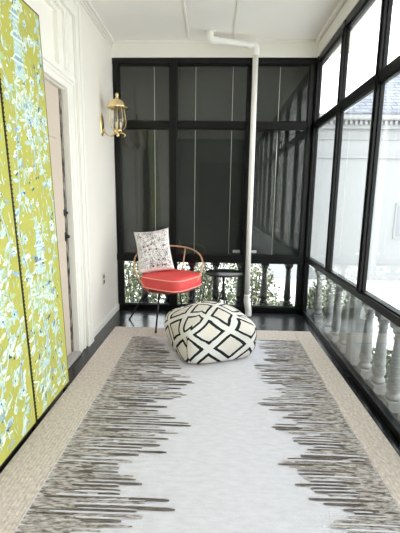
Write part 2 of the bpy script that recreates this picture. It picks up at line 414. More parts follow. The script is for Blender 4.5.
# ------------------------------------------------------------------ blinds outside the back glass
bl = [(-1.33, -.567, [-.82], 'left back window'), (-.553, .423, [-.28, .20], 'middle back window'), (.437, 1.20, [.80], 'right back window')]
for x0, x1, cords, nm in bl:
    t = thing('window_blind', 'closed charcoal slatted blind outside the ' + nm, 'blind', ((x0 + x1) / 2, D + .132, ZS1 - .03), 0, 'charcoal blinds on the back windows')
    hw = (x1 - x0) / 2; z1 = ZH + .04 - (ZS1 - .03)
    bm = B(); box(bm, (-hw, -.012, z1 - .04), (hw, .02, z1), .003); link('headrail', bm, SLAT, t)
    bm = B(); k = 0
    R0 = Matrix.Rotation(math.radians(80), 4, 'X')
    z = .03
    while z < z1 - .05:
        box(bm, (-hw, -.017, -.0008), (hw, .017, .0008), rot=Matrix.Translation((0, .004, z)) @ R0)
        z += .027
    link('slats', bm, SLAT, t)
    bm = B(); box(bm, (-hw, -.012, 0), (hw, .012, .018), .003); link('bottom_rail', bm, SLAT, t)
    for c in cords:
        bm = B(); cx = c - (x0 + x1) / 2
        tube(bm, [(cx, -.019, .02), (cx, -.019, z1 - .02)], .0045, 6); tag(link('cord', bm, CORD, t), 'pale cord', None)
    if x0 > -1:
        bm = B(); cx = hw - .115 if x0 < 0 else -hw + .10
        box(bm, (cx - .05, -.022, .062), (cx + .05, -.013, .10), .003); tag(link('hold_down_bracket', bm, PLASTW, t), 'white bracket at the bottom corner', None)

# ------------------------------------------------------------------ balusters
BALUR = mat('baluster_grey_reflection_lightened', (.50, .505, .50), .5, var=.3, vscale=14, bump=.15, bscale=50)  # baluster grey lightened: rug reflection in the glass put into the colour
def baluster(label, loc, group, BALU=BALU):
    t = thing('baluster', label, 'baluster', loc, 0, group)
    bm = B(); box(bm, (-.06, -.06, 0), (.06, .06, .09), .006); link('base_block', bm, BALU, t)
    bm = B()
    pr = [(.050, .09), (.056, .105), (.056, .118), (.044, .13), (.040, .145), (.052, .165), (.055, .185), (.052, .205), (.045, .23), (.047, .25),
          (.050, .262), (.045, .275), (.043, .30), (.042, .36), (.039, .43), (.034, .50), (.031, .545), (.040, .555), (.041, .565), (.033, .575), (.034, .59), (.046, .605), (.050, .62), (.044, .632)]
    lathe(bm, [(r, z) for r, z in pr], 16); link('shaft', bm, BALU, t)
    bm = B(); box(bm, (-.055, -.055, .632), (.055, .055, .695), .006); link('capital', bm, BALU, t)
    return t
ordn = ['first', 'second', 'third', 'fourth', 'fifth', 'sixth', 'seventh', 'eighth', 'ninth', 'tenth']
xs = [1.055, .72, .375, .03, -.31, -.65, -.99]
proto = None
desc = ['nearest the right corner', 'second from the right corner', 'behind the white pipe', 'behind the side table', 'behind the right side of the chair', 'directly below the coral cushion', 'at the left end beside the house wall']
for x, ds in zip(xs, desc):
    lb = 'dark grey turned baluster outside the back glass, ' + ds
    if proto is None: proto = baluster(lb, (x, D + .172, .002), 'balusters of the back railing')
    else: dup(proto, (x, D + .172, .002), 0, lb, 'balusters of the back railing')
for k, y in enumerate([4.77, 4.30, 4.02, 3.75, 3.19, 2.92, 2.655, 2.39, 2.12]):
    lb = 'grey turned baluster, lightened as by reflection, outside the right-hand glass, %s from the back corner' % ordn[k]
    if k == 0: protor = baluster(lb, (1.365, y, .002), 'balusters of the right railing', BALUR)
    else: dup(protor, (1.365, y, .002), 0, lb, 'balusters of the right railing')
for y, lb in ((3.47, 'square grey pier between balusters below the third right-hand post'), (1.85, 'square grey pier between balusters, near end of the right railing')):
    bm = B(); box(bm, (1.305, y - .06, .002), (1.425, y + .06, ZS0 - .003), .008); struct(tn(), bm, BALUR, lb, 'pier')

# ------------------------------------------------------------------ drain pipe
pp = thing('drain_pipe', 'white plastic drain pipe from ceiling down to the floor at the back', 'pipe', (.452, 4.90, 0))
r_ = .034
top = spline([(-.545, -.09, 3.485), (-.545, -.09, 3.435), (-.53, -.085, 3.405), (-.48, -.078, 3.395), (-.25, -.04, 3.385), (-.06, -.005, 3.372), (-.012, 0, 3.36), (0, 0, 3.32), (0, 0, 3.27)], 6)
bm = B(); tube(bm, top, r_, 16); link('upper_run', bm, PIPEW, pp)
for nm, pts in (('elbow', [(-.545, -.09, 3.478), (-.545, -.09, 3.43), (-.515, -.083, 3.399), (-.455, -.074, 3.393)]), ('elbow', [(-.10, -.012, 3.375), (-.02, -.002, 3.365), (0, 0, 3.33), (0, 0, 3.26)])):
    bm = B(); tube(bm, spline(pts, 6), r_ * 1.22, 16); link(nm, bm, PIPEW, pp)
bm = B(); lathe(bm, [(.062, 3.482), (.06, 3.490), (.045, 3.491)], 18, (-.545, -.09, 0)); link('ceiling_flange', bm, PIPEW, pp)
bm = B(); tube(bm, [(0, 0, .24), (0, 0, 3.30)], r_, 16); link('downpipe', bm, PIPEW, pp)
bm = B(); tube(bm, spline([(0, 0, .30), (0, 0, .24), (.008, 0, .17), (.024, -.004, .09), (.026, -.004, .004)], 6), [.038] * 6 + [.043] * 19, 16); link('offset_fitting', bm, PIPEW, pp)

# ------------------------------------------------------------------ wall lantern
sc = thing('wall_lantern', 'polished brass carriage lantern with clear glass on the left wall', 'lamp', (XL, 4.55, 2.30))
bx0 = .19
bm = B(); lathe(bm, [(.062, 0), (.062, .006), (.05, .014), (.028, .02), (.012, .022)], 20)
bmesh.ops.transform(bm, matrix=Matrix.Translation((0, 0, .09)) @ Matrix.Scale(2.1, 4, (0, 0, 1)) @ Matrix.Rotation(PI / 2, 4, 'Y'), verts=bm.verts); link('backplate', bm, BRASS, sc, smooth=True)
bm = B(); tube(bm, spline([(.015, 0, .05), (.045, 0, -.01), (.09, 0, -.035), (.135, 0, -.02), (bx0, 0, .015)], 6), .009, 10)
tube(bm, spline([(bx0, 0, -.01), (bx0 + .05, 0, .0), (bx0 + .085, 0, -.02), (bx0 + .07, 0, -.045)], 5), .006, 8)
link('arm', bm, BRASS, sc)
bm = B(); lathe(bm, [(.004, -.045), (.016, -.035), (.02, -.022), (.01, -.01), (.03, .0), (.05, .012), (.058, .026), (.055, .032), (.03, .034)], 20, (bx0, 0, 0)); link('cup', bm, BRASS, sc)
bm = B(); lathe(bm, [(.045, .03), (.075, .045), (.098, .085), (.105, .13), (.098, .18), (.086, .235), (.084, .285)], 24, (bx0, 0, 0), cap=False); link('glass_globe', bm, GLOBE, sc)
bm = B(); scal = lambda a, z: 1 + (.06 * math.cos(2 * PI * a * 8) if z < .298 else 0)
lathe(bm, [(.085, .285), (.116, .270), (.124, .278), (.112, .300), (.098, .326), (.08, .35), (.055, .366), (.03, .374), (.018, .378), (.02, .385)], 48, (bx0, 0, 0), wob=scal); roof = link('lantern_roof', bm, BRASS, sc)
bm = B(); lathe(bm, [(.012, .383), (.022, .392), (.012, .402), (.02, .413), (.022, .424), (.014, .436), (.003, .445)], 14, (bx0, 0, 0)); link('finial', bm, BRASS, roof)
for k in range(3):
    a = 2 * PI * k / 3 + .4; cx, cy = bx0 + .032 * math.cos(a), .032 * math.sin(a)
    bm = B(); lathe(bm, [(.010, .034), (.010, .12), (.008, .123)], 10, (cx, cy, 0)); cs = link('candle_sleeve', bm, CREAMC, sc)
    bm = B(); lathe(bm, [(.006, .123), (.011, .14), (.010, .16), (.003, .19)], 10, (cx, cy, 0)); link('bulb', bm, GLOBE, cs)
bm = B(); tube(bm, [(bx0, 0, .03), (bx0, 0, .29)], .005, 8); link('centre_rod', bm, BRASS, sc)
bm = B()
for k in range(4):
    a = PI / 4 + k * PI / 2
    tube(bm, spline([(bx0 + r * math.cos(a), r * math.sin(a), z) for r, z in ((.058, .028), (.103, .085), (.110, .13), (.102, .185), (.088, .285))], 4), .0035, 6)
link('cage_wire', bm, BRASS, sc)

# ------------------------------------------------------------------ folding screen
fs = thing('folding_screen', 'tall chartreuse chinoiserie fabric folding screen leaning on the left wall', 'folding screen', (-1.20, 2.28, 0))
MP = [FAB, F_PALE, F_WHITE, F_BLUE, F_DARK, F_MINT]
def make_panel(c, seed):
    """c: bottom-near, bottom-far, top-far, top-near corners of the front face"""
    rnd = random.Random(seed)
    c = [Vector(p) - Vector((-1.20, 2.28, 0)) for p in c]
    W = (c[1] - c[0]).length; Hh = (c[3] - c[0]).length
    nrm = (c[1] - c[0]).cross(c[3] - c[0]).normalized()
    if nrm.x < 0: nrm = -nrm
    def P(u, v, d=0.):                        # u across (0..W), v up (0..H), d out of the face
        s, t = u / W, v / Hh
        return (c[0] * (1 - s) + c[1] * s) * (1 - t) + (c[3] * (1 - s) + c[2] * s) * t + nrm * d
    bm = B()
    f = [bm.verts.new(P(u, v)) for u, v in ((0, 0), (W, 0), (W, Hh), (0, Hh))]; k = [bm.verts.new(P(u, v, -.024)) for u, v in ((0, 0), (W, 0), (W, Hh), (0, Hh))]
    bm.faces.new(f); bm.faces.new(k[::-1])
    for i in range(4): bm.faces.new((f[i], f[(i + 1) % 4], k[(i + 1) % 4], k[i]))
    layer = [0]
    def poly(pts, mi):
        pts = [(min(max(u, .012), W - .012), min(max(v, .012), Hh - .012)) for u, v in pts]
        layer[0] += 1; d = .0004 + 7e-7 * layer[0]
        vs = [bm.verts.new(P(u, v, d)) for u, v in pts]
        try: fc = bm.faces.new(vs); fc.material_index = mi
        except ValueError: pass
    def leaf(u, v, a, L, w, mi):
        ca, sa = math.cos(a), math.sin(a); pts = []
        for s, t in ((0, 0), (.25, .8), (.55, 1), (.8, .6), (1, 0), (.8, -.6), (.55, -1), (.25, -.8)):
            x, y = s * L, t * w; pts.append((u + ca * x - sa * y, v + sa * x + ca * y))
        poly(pts, mi)
    def disc(u, v, r, mi, n=8, sq=1.): poly([(u + r * math.cos(2 * PI * i / n), v + sq * r * math.sin(2 * PI * i / n)) for i in range(n)], mi)
    def ribbon(pts, w, mi):
        pts = spline([(x, y, 0) for x, y in pts], 6)
        for i in range(len(pts) - 1):
            a, b = pts[i], pts[i + 1]; t = (b - a)
            if t.length < 1e-6: continue
            n = Vector((-t.y, t.x, 0)).normalized() * w
            poly([(a + n).xy, (b + n).xy, (b - n).xy, (a - n).xy], mi)
    def flower(u, v, r):
        np_ = rnd.choice((5, 6, 7)); a0 = rnd.random() * 6
        for i in range(np_):
            a = a0 + 2 * PI * i / np_; leaf(u, v, a, r, r * .38, rnd.choice((1, 2, 2, 1)))
        for i in range(np_):
            a = a0 + 2 * PI * i / np_; leaf(u + .25 * r * math.cos(a), v + .25 * r * math.sin(a), a, r * .45, r * .07, 3)
        disc(u, v, r * .2, rnd.choice((3, 4)))
    def frond(u, v, a, L):
        e = (u + L * math.cos(a), v + L * math.sin(a)); m = (u + .5 * L * math.cos(a + .25), v + .5 * L * math.sin(a + .25))
        ribbon([(u, v), m, e], .004, 2)
        for i in range(9):
            t = .15 + .85 * i / 9; x, y = u + (e[0] - u) * t, v + (e[1] - v) * t
            for s in (-1, 1): leaf(x, y, a + s * .75, L * .26 * (1.1 - t * .6), L * .035, rnd.choice((1, 2, 5)))
    def palm(u, v, h):
        ribbon([(u, v), (u + .02, v + h * .4), (u - .01, v + h * .7), (u + .01, v + h)], .009, 1); ribbon([(u + .006, v), (u + .026, v + h * .4), (u - .004, v + h * .7), (u + .014, v + h)], .003, 3)
        for i in range(8): frond(u + .01, v + h, PI * (-.1 + 1.2 * i / 7), rnd.uniform(.15, .24))
        for i in range(5): flower(u + rnd.uniform(-.06, .06), v + h + rnd.uniform(-.05, .08), rnd.uniform(.025, .045))
    def pagoda(u, v, h, w):
        n = 3
        for i in range(n):
            z = v + h * i / n; ww = w * (1 - .2 * i); st = h / n
            poly([(u - ww / 2, z), (u + ww / 2, z), (u + ww / 2 * .9, z + st * .68), (u - ww / 2 * .9, z + st * .68)], 1)
            for s in (-.34, 0, .34): poly([(u + s * ww - .006, z + .015), (u + s * ww + .006, z + .015), (u + s * ww + .006, z + st * .6), (u + s * ww - .006, z + st * .6)], rnd.choice((3, 5)))
            for q in (.2, .45): poly([(u - ww * .46, z + st * q), (u + ww * .46, z + st * q), (u + ww * .46, z + st * q + .006), (u - ww * .46, z + st * q + .006)], 2)
            poly([(u - ww * .8, z + st * .64), (u + ww * .8, z + st * .64), (u + ww * .55, z + st * .76), (u + ww * .35, z + st * 1.0), (u - ww * .35, z + st * 1.0), (u - ww * .55, z + st * .76)], 2)
            poly([(u - ww * .5, z + st * .74), (u + ww * .5, z + st * .74), (u + ww * .3, z + st * .92), (u - ww * .3, z + st * .92)], 3)
        ribbon([(u, v + h), (u, v + h * 1.12)], .005, 2)
    # climbing branches
    for q in range(3):
        u0 = W * (.15 + .33 * q); pts = []
        z = rnd.uniform(-.1, .1)
        while z < Hh + .1: pts.append((min(max(u0 + rnd.uniform(-.09, .09), .02), W - .02), z)); z += .26
        pts = [(u, min(max(z, .013), Hh - .013)) for u, z in pts]
        ribbon(pts, .0045, rnd.choice((1, 2))); ribbon([(u + .007, z) for u, z in pts], .0018, 3)
        for (a, b) in zip(pts, pts[1:]):
            for k_ in range(9):
                t = rnd.random(); u, v = a[0] + (b[0] - a[0]) * t, a[1] + (b[1] - a[1]) * t
                an = rnd.choice((0, PI)) + rnd.uniform(-.2, 1.0); L = rnd.uniform(.04, .085)
                leaf(u, v, an, L, L * .2, rnd.choice((1, 2, 5, 1, 2)))
                if rnd.random() < .35: leaf(u, v, an + .5, L * .8, L * .12, rnd.choice((3, 4, 5)))
    for q in range(2):
        v = .12 + 1.3 * q + (seed % 3) * .1
        palm(W * (.55 if q else .42), v + .05, .38 if q else .45)
    pagoda(W * .42, Hh - .52, .42, .13); pagoda(W * .47, .98, .36, .12)
    n = 0
    while n < 130:
        u, v = rnd.uniform(.03, W - .03), rnd.uniform(.03, Hh - .03)
        if rnd.random() < .30: flower(u, v, rnd.uniform(.022, .045))
        elif rnd.random() < .6:
            a0 = rnd.uniform(0, 6.3)
            for k_ in range(6): leaf(u, v, a0 + k_ * .38 + rnd.uniform(-.1, .1), rnd.uniform(.04, .11), rnd.uniform(.004, .009), rnd.choice((1, 2, 5, 5)))
        else:
            a = rnd.uniform(0, 6.3)
            for k_ in range(3): leaf(u + k_ * .012, v, a + k_ * .5, .04, .008, rnd.choice((4, 3, 3)))
        n += 1
    for k_ in range(420): a = rnd.uniform(-.5, .5) + PI / 2; leaf(rnd.uniform(.03, W - .03), rnd.uniform(.03, Hh - .03), a, rnd.uniform(.02, .07), rnd.uniform(.002, .005), rnd.choice((5, 5, 2, 1)))
    for k_ in range(140): disc(rnd.uniform(.03, W - .03), rnd.uniform(.03, Hh - .03), rnd.uniform(.004, .010), rnd.choice((1, 2, 2, 3, 4)), 6)
    o = link('screen_panel', bm, MP, fs, recalc=False)
    return o, P, W, Hh
yb0, yb1, yb2 = 1.71, 2.285, 2.862
pR = [(-1.19, yb1 + .003, .035), (-1.19, yb2, .035), (-1.290, 2.908, 2.832), (-1.293, 2.295, 2.815)]
pL = [(-1.19, yb0, .035), (-1.19, yb1 - .003, .035), (-1.293, 2.289, 2.815), (-1.293, 1.70, 2.80)]
for c, sd in ((pR, 11), (pL, 23)):
    o, P, W, Hh = make_panel(c, sd)
    bm = B()                                   # black beaded gimp round the edge
    for u in (.002, W - .002):
        n = int(Hh / .026)
        if (sd == 11 and u > .1):
            rad = .0026
        else: rad = .0045
        tube(bm, [P(u, .0, .0), P(u, Hh, .0)], rad * .9, 6)
        if rad > .004:
            for i in range(n): bmesh.ops.create_icosphere(bm, subdivisions=1, radius=rad * 1.5, matrix=Matrix.Translation(P(u, Hh * (i + .5) / n, .002)))
    for v in (.004, Hh - .004): tube(bm, [P(0, v, 0), P(W, v, 0)], .0045, 6)
    tag(link('beaded_trim', bm, BLACKM, o), 'black beaded edging', None)
for y in (yb0 + .05, yb1, yb2 - .05):
    bm = B(); box(bm, (-.016, y - .02 - 2.28, 0), (.004, y + .02 - 2.28, .0355)); link('foot', bm, BLACKM, fs)

# ------------------------------------------------------------------ rug
rg = thing('area_rug', 'large ivory rug with taupe streaked sides and beige border', 'rug', (0, 2.55, 0))
RX0, RX1, RY0, RY1 = -1.183, 1.163, .85, 4.31
FX0, FX1, FY1, FY0 = -.905, .965, 4.005, 1.10
oy = 2.55
LP = [(1.1, -.4), (1.511, -.315), (1.574, -.18), (1.679, -.161), (1.715, -.339), (1.849, -.392), (1.916, -.341), (1.997, -.555), (2.061, -.223), (2.163, -.292), (2.24, -.222), (2.296, -.201), (2.346, -.122), (2.514, -.405), (2.559, -.33), (2.732, -.2), (2.975, -.133), (3.116, -.239), (3.316, -.321), (3.55, -.42), (3.794, -.52), (4.01, -.60)]
RP = [(1.1, .6), (1.567, .543), (1.646, .728), (1.674, .573), (1.761, .492), (1.859, .459), (1.904, .457), (1.973, .383), (2.022, .343), (2.164, .583), (2.221, .532), (2.355, .422), (2.493, .529), (2.59, .405), (2.671, .354), (2.881, .533), (3.029, .427), (3.322, .397), (3.562, .56), (3.785, .465), (4.01, .54)]
def prof(tab, y):
    for (a, p), (b, q) in zip(tab, tab[1:]):
        if a <= y <= b: return p + (q - p) * (y - a) / (b - a)
    return tab[-1][1]
bm = B(); rnd = random.Random(5)
box(bm, (FX0, FY0 - oy, .001), (FX1, FY1 - oy, .010))
cnt = [0]
def streak(x0, x1, y, w, mi, top=.0112, blunt=True):
    n = max(3, int((x1 - x0) / .035)); up = []; dn = []; cnt[0] += 1; z = top + 3e-6 * cnt[0]
    for i in range(n + 1):
        t = i / n; x = x0 + (x1 - x0) * t; e = min(1., .55 + min(i, n - i) * .45)
        yy = y + mnoise.noise((x * 2, y * 3, 1)) * .006; ww = w * e * (1 + .22 * mnoise.noise((x * 14, y * 40, 5)))
        if not (FY0 + .02 < yy < FY1 - .004): return
        up.append(bm.verts.new((x, yy + ww - oy, z))); dn.append(bm.verts.new((x, yy - ww - oy, z)))
    for i in range(n):
        f = bm.faces.new((dn[i], dn[i + 1], up[i + 1], up[i])); f.material_index = mi
for side in (0, 1):
    y = FY0 + .03; row = 0
    tab = LP if side == 0 else RP
    while y < FY1 - .006:
        pitch = rnd.uniform(.021, .036)
        e = prof(tab, y); inward = 1 if side == 0 else -1
        edge = FX0 if side == 0 else FX1
        L = abs(e - edge) * (1 if rnd.random() < .3 else rnd.uniform(.68, .97)); L = max(L, .15)
        def st(a, b, dy, w, mi, top):
            a = min(max(a, .003), L); b = min(b, L)
            if b - a > .02: p, q = edge + inward * a, edge + inward * b; streak(min(p, q), max(p, q), y + dy, w, mi, top)
        st(0, L * rnd.uniform(.5, .85), 0, pitch * .56, 1, .0112)                       # mottled pile
        w = pitch * rnd.uniform(.24, .34); mi = 2 if rnd.random() < .6 else 1
        st(L * rnd.uniform(.25, .75), L, 0, w, mi, .0135)                                # dark streak to the tip
        if rnd.random() < .6: a = L * rnd.uniform(0, .5); st(a, a + L * rnd.uniform(.2, .5), pitch * rnd.uniform(-.3, .3), pitch * .16, 2, .0130)
        a = L * rnd.uniform(.05, .7)
        if rnd.random() < .75: st(a, L, pitch * .5, pitch * rnd.uniform(.12, .22), 0, .0160)   # ivory line between
        y += pitch; row += 1
link('field', bm, [RUGW, RUGD, RUGD2], rg)
bm = B()
box(bm, (RX0, RY0 - oy, .001), (FX0 + .001, RY1 - oy, .013), .004); link('side_border', bm, RUGB, rg)
bm = B(); box(bm, (FX1 - .001, RY0 - oy, .001), (RX1, RY1 - oy, .013), .004); link('side_border', bm, RUGB, rg)
bm = B(); box(bm, (FX0 + .001, FY1 - oy, .001), (FX1 - .001, RY1 - oy, .013), .004); link('end_border', bm, RUGB2, rg)
bm = B(); box(bm, (FX0 + .001, RY0 - oy, .001), (FX1 - .001, FY0 - oy, .013), .004); link('end_border', bm, RUGB2, rg)

# ------------------------------------------------------------------ pouf
pf = thing('pouf', 'boxy ivory floor pouf with black woven diamond pattern on the rug', 'pouf', (-.035, 3.70, .0165), math.radians(-113 + 45 + 90))
bm = B(); uvl = bm.loops.layers.uv.new('cloth')
A_, Hp, N = .385, .49, 24
grid = {}
def shape(p):
    x, y, z = p
    n = 5.2; q = (abs(x) ** n + abs(y) ** n) ** (1 / n); m = max(abs(x), abs(y))
    f = m / q if q > 1e-9 else 1
    x, y = x * f, y * f                       # round the plan corners
    # dome the top, tuck the bottom
    rr = min(1, math.hypot(x, y) / 1.12)
    k = 1 - .30 * max(0, z) ** 2.6 - .13 * max(0, -z) ** 3.0
    zz = z
    if z > 0: zz = z * (1 - .40 * rr ** 1.9)
    else: zz = z * (1 - .05 * rr ** 2)
    fx = 1 + .02 * mnoise.noise((x * 2, y * 2, z * 2))
    return Vector((x * k * A_ * fx * 1.06, y * k * A_ * fx * 1.06, (zz + 1) / 2 * Hp))
def pv(p):
    key = tuple(round(v * N) for v in p)
    if key not in grid: grid[key] = bm.verts.new(shape(p))
    return grid[key]
for ax in range(3):
    for sg in (-1, 1):
        for i in range(N):
            for j in range(N):
                cs = []
                for di, dj in ((0, 0), (1, 0), (1, 1), (0, 1)):
                    a, b = -1 + 2 * (i + di) / N, -1 + 2 * (j + dj) / N
                    p = [0, 0, 0]; p[ax] = sg; p[(ax + 1) % 3] = a; p[(ax + 2) % 3] = b; cs.append(p)
                f = bm.faces.new([pv(p) for p in (cs if sg > 0 else cs[::-1])]); f.smooth = True
                for lp, p in zip(f.loops, (cs if sg > 0 else cs[::-1])):
                    x, y, z = p; h = A_ * .80; dr_ = (1 - z) * .215
                    if ax == 2: uv = (x * h, y * h) if sg > 0 else (x * h + 3, y * h)
                    elif ax == 0: uv = (sg * (h + dr_), y * h * 1.0)
                    else: uv = (x * h, sg * (h + dr_))
                    lp[uvl].uv = uv
pfb = link('body', bm, POUFM, pf)
thread = mat('dark_thread', (.22, .20, .19), .9)
for (sx, sy) in ((-1, -1), (1, -1), (1, 1), (-1, 1)):
    bm = B(); o_ = Vector((sx, sy, 0)).normalized() * .002
    zs = [-.72 + k * .0425 for k in range(25)]
    tube(bm, [shape((sx, sy, z)) + o_ for z in zs], [.0034 if k % 3 else .0012 for k in range(25)], 5)
    tag(link('corner_stitching', bm, thread, pf), 'dark stitched corner seam', None)

# ------------------------------------------------------------------ side table
st = thing('side_table', 'small round black metal side table behind the pouf', 'side table', (.128, 4.72, 0))
bm = B(); lathe(bm, [(.02, .605), (.215, .605), (.240, .612), (.243, .632), (.237, .634), (.232, .622), (.01, .622)], 32); link('tabletop', bm, BLACKM, st)
bm = B(); lathe(bm, [(.03, .27), (.035, .29), (.022, .31), (.016, .34), (.015, .50), (.020, .56), (.045, .595), (.05, .606)], 14); link('pedestal', bm, BLACKM, st)
for k in range(3):
    a = math.radians(-75 + 120 * k)
    bm = B(); tube(bm, spline([(r * math.cos(a), r * math.sin(a), z) for r, z in ((.012, .40), (.05, .27), (.11, .12), (.17, .02), (.20, .006))], 5), [.011] * 16 + [.013] * 5, 10); link('leg', bm, BLACKM, st)

# ------------------------------------------------------------------ hoop chair
CX, CY = -.55, 4.47
ch = thing('hoop_chair', 'round hoop armchair with black rod legs and honey rattan hoop in the corner', 'chair', (CX, CY, 0))
def rel(x, y, z): return (x - CX, y - CY, z)
bm = B(); lathe(bm, [(.02, .475), (.29, .475), (.305, .483), (.305, .495), (.29, .502), (.02, .502)], 32)
PANR = mat('dark_red_seat_pan', (.55, .22, .20), .5); link('seat_pan', bm, PANR, ch)
bm = B(); tube(bm, [(.305 * math.cos(2 * PI * k / 36), .305 * math.sin(2 * PI * k / 36), .48) for k in range(36)], .011, 8, closed=True); link('seat_ring', bm, PANR, ch)
feet = [rel(-.66, 4.12, .0), rel(-.15, 4.40, 0), rel(-.40, 4.88, 0), rel(-1.08, 4.63, 0)]
for fx, fy, fz in feet:
    a = math.atan2(fy, fx); z0 = .0175 if fy + CY < 4.29 else .004
    bm = B(); tube(bm, [(fx, fy, z0), (.26 * math.cos(a), .26 * math.sin(a), .478)], .0105, 10); lg = link('leg', bm, BLACKM, ch)
    bm = B(); lathe(bm, [(.013, z0 - .003), (.015, z0 + .004), (.012, z0 + .02)], 10, (fx, fy, 0)); link('foot_cap', bm, BLACKM, lg)
# hoop: tilted ring, low at the front and rising behind the pillow
bd = math.radians(98)                         # direction of the chair's back
HT = [(0, .94, .425), (35, .925, .422), (65, .875, .42), (90, .79, .415), (105, .70, .405), (114, .61, .38), (122, .53, .335), (128, .483, .295)]
def hoop_at(t):
    a_ = abs(t)
    for (t0, z0, r0), (t1, z1, r1) in zip(HT, HT[1:]):
        if a_ <= t1:
            k = (a_ - t0) / (t1 - t0); z, r = z0 + (z1 - z0) * k, r0 + (r1 - r0) * k; break
    else: z, r = HT[-1][1:]
    an = bd + math.radians(t); return (r * math.cos(an), r * math.sin(an), z)
hp = spline([hoop_at(t) for t in (-128, -122, -114, -105, -90, -65, -35, 0, 35, 65, 90, 105, 114, 122, 128)], 6)
bm = B(); tube(bm, hp, .0095, 10); link('hoop', bm, RATTAN, ch)
for t in (-32, 32):
    q = hoop_at(t); a = bd + math.radians(t)
    bm = B(); tube(bm, [(.298 * math.cos(a), .298 * math.sin(a), .485), (q[0], q[1], q[2] - .014)], .008, 8); link('back_rod', bm, RATTAN, ch)

# cushion
cu = thing('seat_cushion', 'coral red box cushion with pale piping on the hoop chair', 'cushion', (CX + .045, CY - .06, .504), math.radians(-75 + 45))
CS, CH = .295, .155
def ring_pt(a, r, n=4.6):
    c_, s_ = math.cos(a), math.sin(a); q = (abs(c_) ** n + abs(s_) ** n) ** (-1 / n)
    return (r * q * c_, r * q * s_)
bm = B(); NA = 64; rings = []
pr = [(.03, 0.), (.6, .001), (.95, .004), (.985, .012), (1.0, .022), (1.018, .05), (1.022, .078), (1.018, .105), (1.0, .135), (.985, .148), (.94, .158), (.8, .167), (.55, .173), (.28, .176), (.05, .177)]
for r, z in pr:
    rr = []
    for k in range(NA):
        a = 2 * PI * k / NA; x, y = ring_pt(a, CS * r)
        rr.append(bm.verts.new((x, y, z + (.004 * mnoise.noise((x * 9, y * 9, z * 5)) if z > .1 else 0))))
    rings.append(rr)
for P_, Q in zip(rings, rings[1:]):
    for k in range(NA):
        f = bm.faces.new((P_[k], P_[(k + 1) % NA], Q[(k + 1) % NA], Q[k])); f.smooth = True
bm.faces.new(rings[0][::-1]); bm.faces.new(rings[-1])
cub = link('cushion_body', bm, LEATH, cu)
for z, r in ((.020, 1.0), (.137, 1.003)):
    bm = B(); tube(bm, [(*ring_pt(2 * PI * k / NA, CS * r + .004), z) for k in range(NA)], .0075, 7, closed=True); tag(link('piping', bm, PIPING, cu), 'pale pink piping', None)

# pillow
pw = thing('throw_pillow', 'pale square throw pillow with small floral print leaning on coral cushion', 'pillow', (-.68, 4.35, .688))
PW, PH = .215, .268
bm = B(); n = 20
fwd = Vector((.12, -1, 0)).normalized(); side = Vector((1, .12, 0)).normalized()
tilt = math.radians(25); upv = (Vector((0, 0, 1)) * math.cos(tilt) - fwd * math.sin(tilt)); nv = side.cross(upv).normalized()
if nv.y > 0: nv = -nv
roll = math.radians(8)
s2 = side * math.cos(roll) + upv * math.sin(roll); u2 = upv * math.cos(roll) - side * math.sin(roll)
org = u2 * (PH * 1.0) + Vector((0, .02, .003))
def pill(u, v, sgn, d=0.):
    e = 1 - .09 * (1 - abs(v) ** 2) * abs(u) ** 3; g = 1 - (.09 if v > 0 else .025) * (1 - abs(u) ** 2) * abs(v) ** 3
    th = .085 * max(0, (1 - u * u)) ** .45 * max(0, (1 - v * v)) ** .45
    return org + s2 * (u * PW * e) + u2 * (v * PH * g) + nv * (sgn * th + d)
vv = {}
def gv(i, j, s):
    key = (i, j, s if 0 < i < n and 0 < j < n else 0)
    if key not in vv: vv[key] = bm.verts.new(pill(-1 + 2 * i / n, -1 + 2 * j / n, s))
    return vv[key]
for s in (1, -1):
    for i in range(n):
        for j in range(n):
            q = [gv(i, j, s), gv(i + 1, j, s), gv(i + 1, j + 1, s), gv(i, j + 1, s)]
            f = bm.faces.new(q if s > 0 else q[::-1]); f.smooth = True
rnd = random.Random(3)
def spot(u, v, r, mi, petals=0):
    pts = []
    m = 6
    for i in range(m): pts.append((u + r * math.cos(2 * PI * i / m) / PW, v + r * math.sin(2 * PI * i / m) / PH))
    if max(abs(x) for p_ in pts for x in p_) > .93: return
    f = bm.faces.new([bm.verts.new(pill(a, b, 1, .0015 + rnd.random() * .0008)) for a, b in pts]); f.material_index = mi
def sline(u, v, a, L, mi, w=.0022):
    q = []
    for s, t in ((0, 1), (1, 1), (1, -1), (0, -1)):
        x, y = L * s * math.cos(a) - t * w * math.sin(a), L * s * math.sin(a) + t * w * math.cos(a); q.append((u + x / PW, v + y / PH))
    if max(abs(x) for p_ in q for x in p_) > .93: return
    f = bm.faces.new([bm.verts.new(pill(a_, b_, 1, .001 + rnd.random() * .0006)) for a_, b_ in q]); f.material_index = mi
for k in range(520): sline(rnd.uniform(-.9, .9), rnd.uniform(-.9, .9), rnd.uniform(0, 6.3), rnd.uniform(.01, .035), rnd.choice((1, 1, 1, 3)))
for k in range(26):
    u, v = rnd.uniform(-.85, .85), rnd.uniform(-.85, .85); mi = rnd.choice((1, 3, 1))
    for i in range(6): spot(u + .022 * math.cos(i * PI / 3) / PW, v + .022 * math.sin(i * PI / 3) / PH, .006, mi)
    spot(u, v, .006, 2)
for (u, v) in ((-.55, .12), (-.3, .15), (-.5, -.1), (-.25, -.02), (-.65, .62), (-.1, .2), (.2, -.55), (.45, -.52), (.1, -.78), (.35, -.8), (.5, -.78), (.55, .1), (.15, -.05), (-.15, -.8)):
    spot(u, v, .011, 2); spot(u + .08, v + .03, .007, 2 if u > .3 else 3)
link('pillow_cover', bm, [P_BASE, P_GREY, P_DARK, P_PINK], pw, recalc=False)

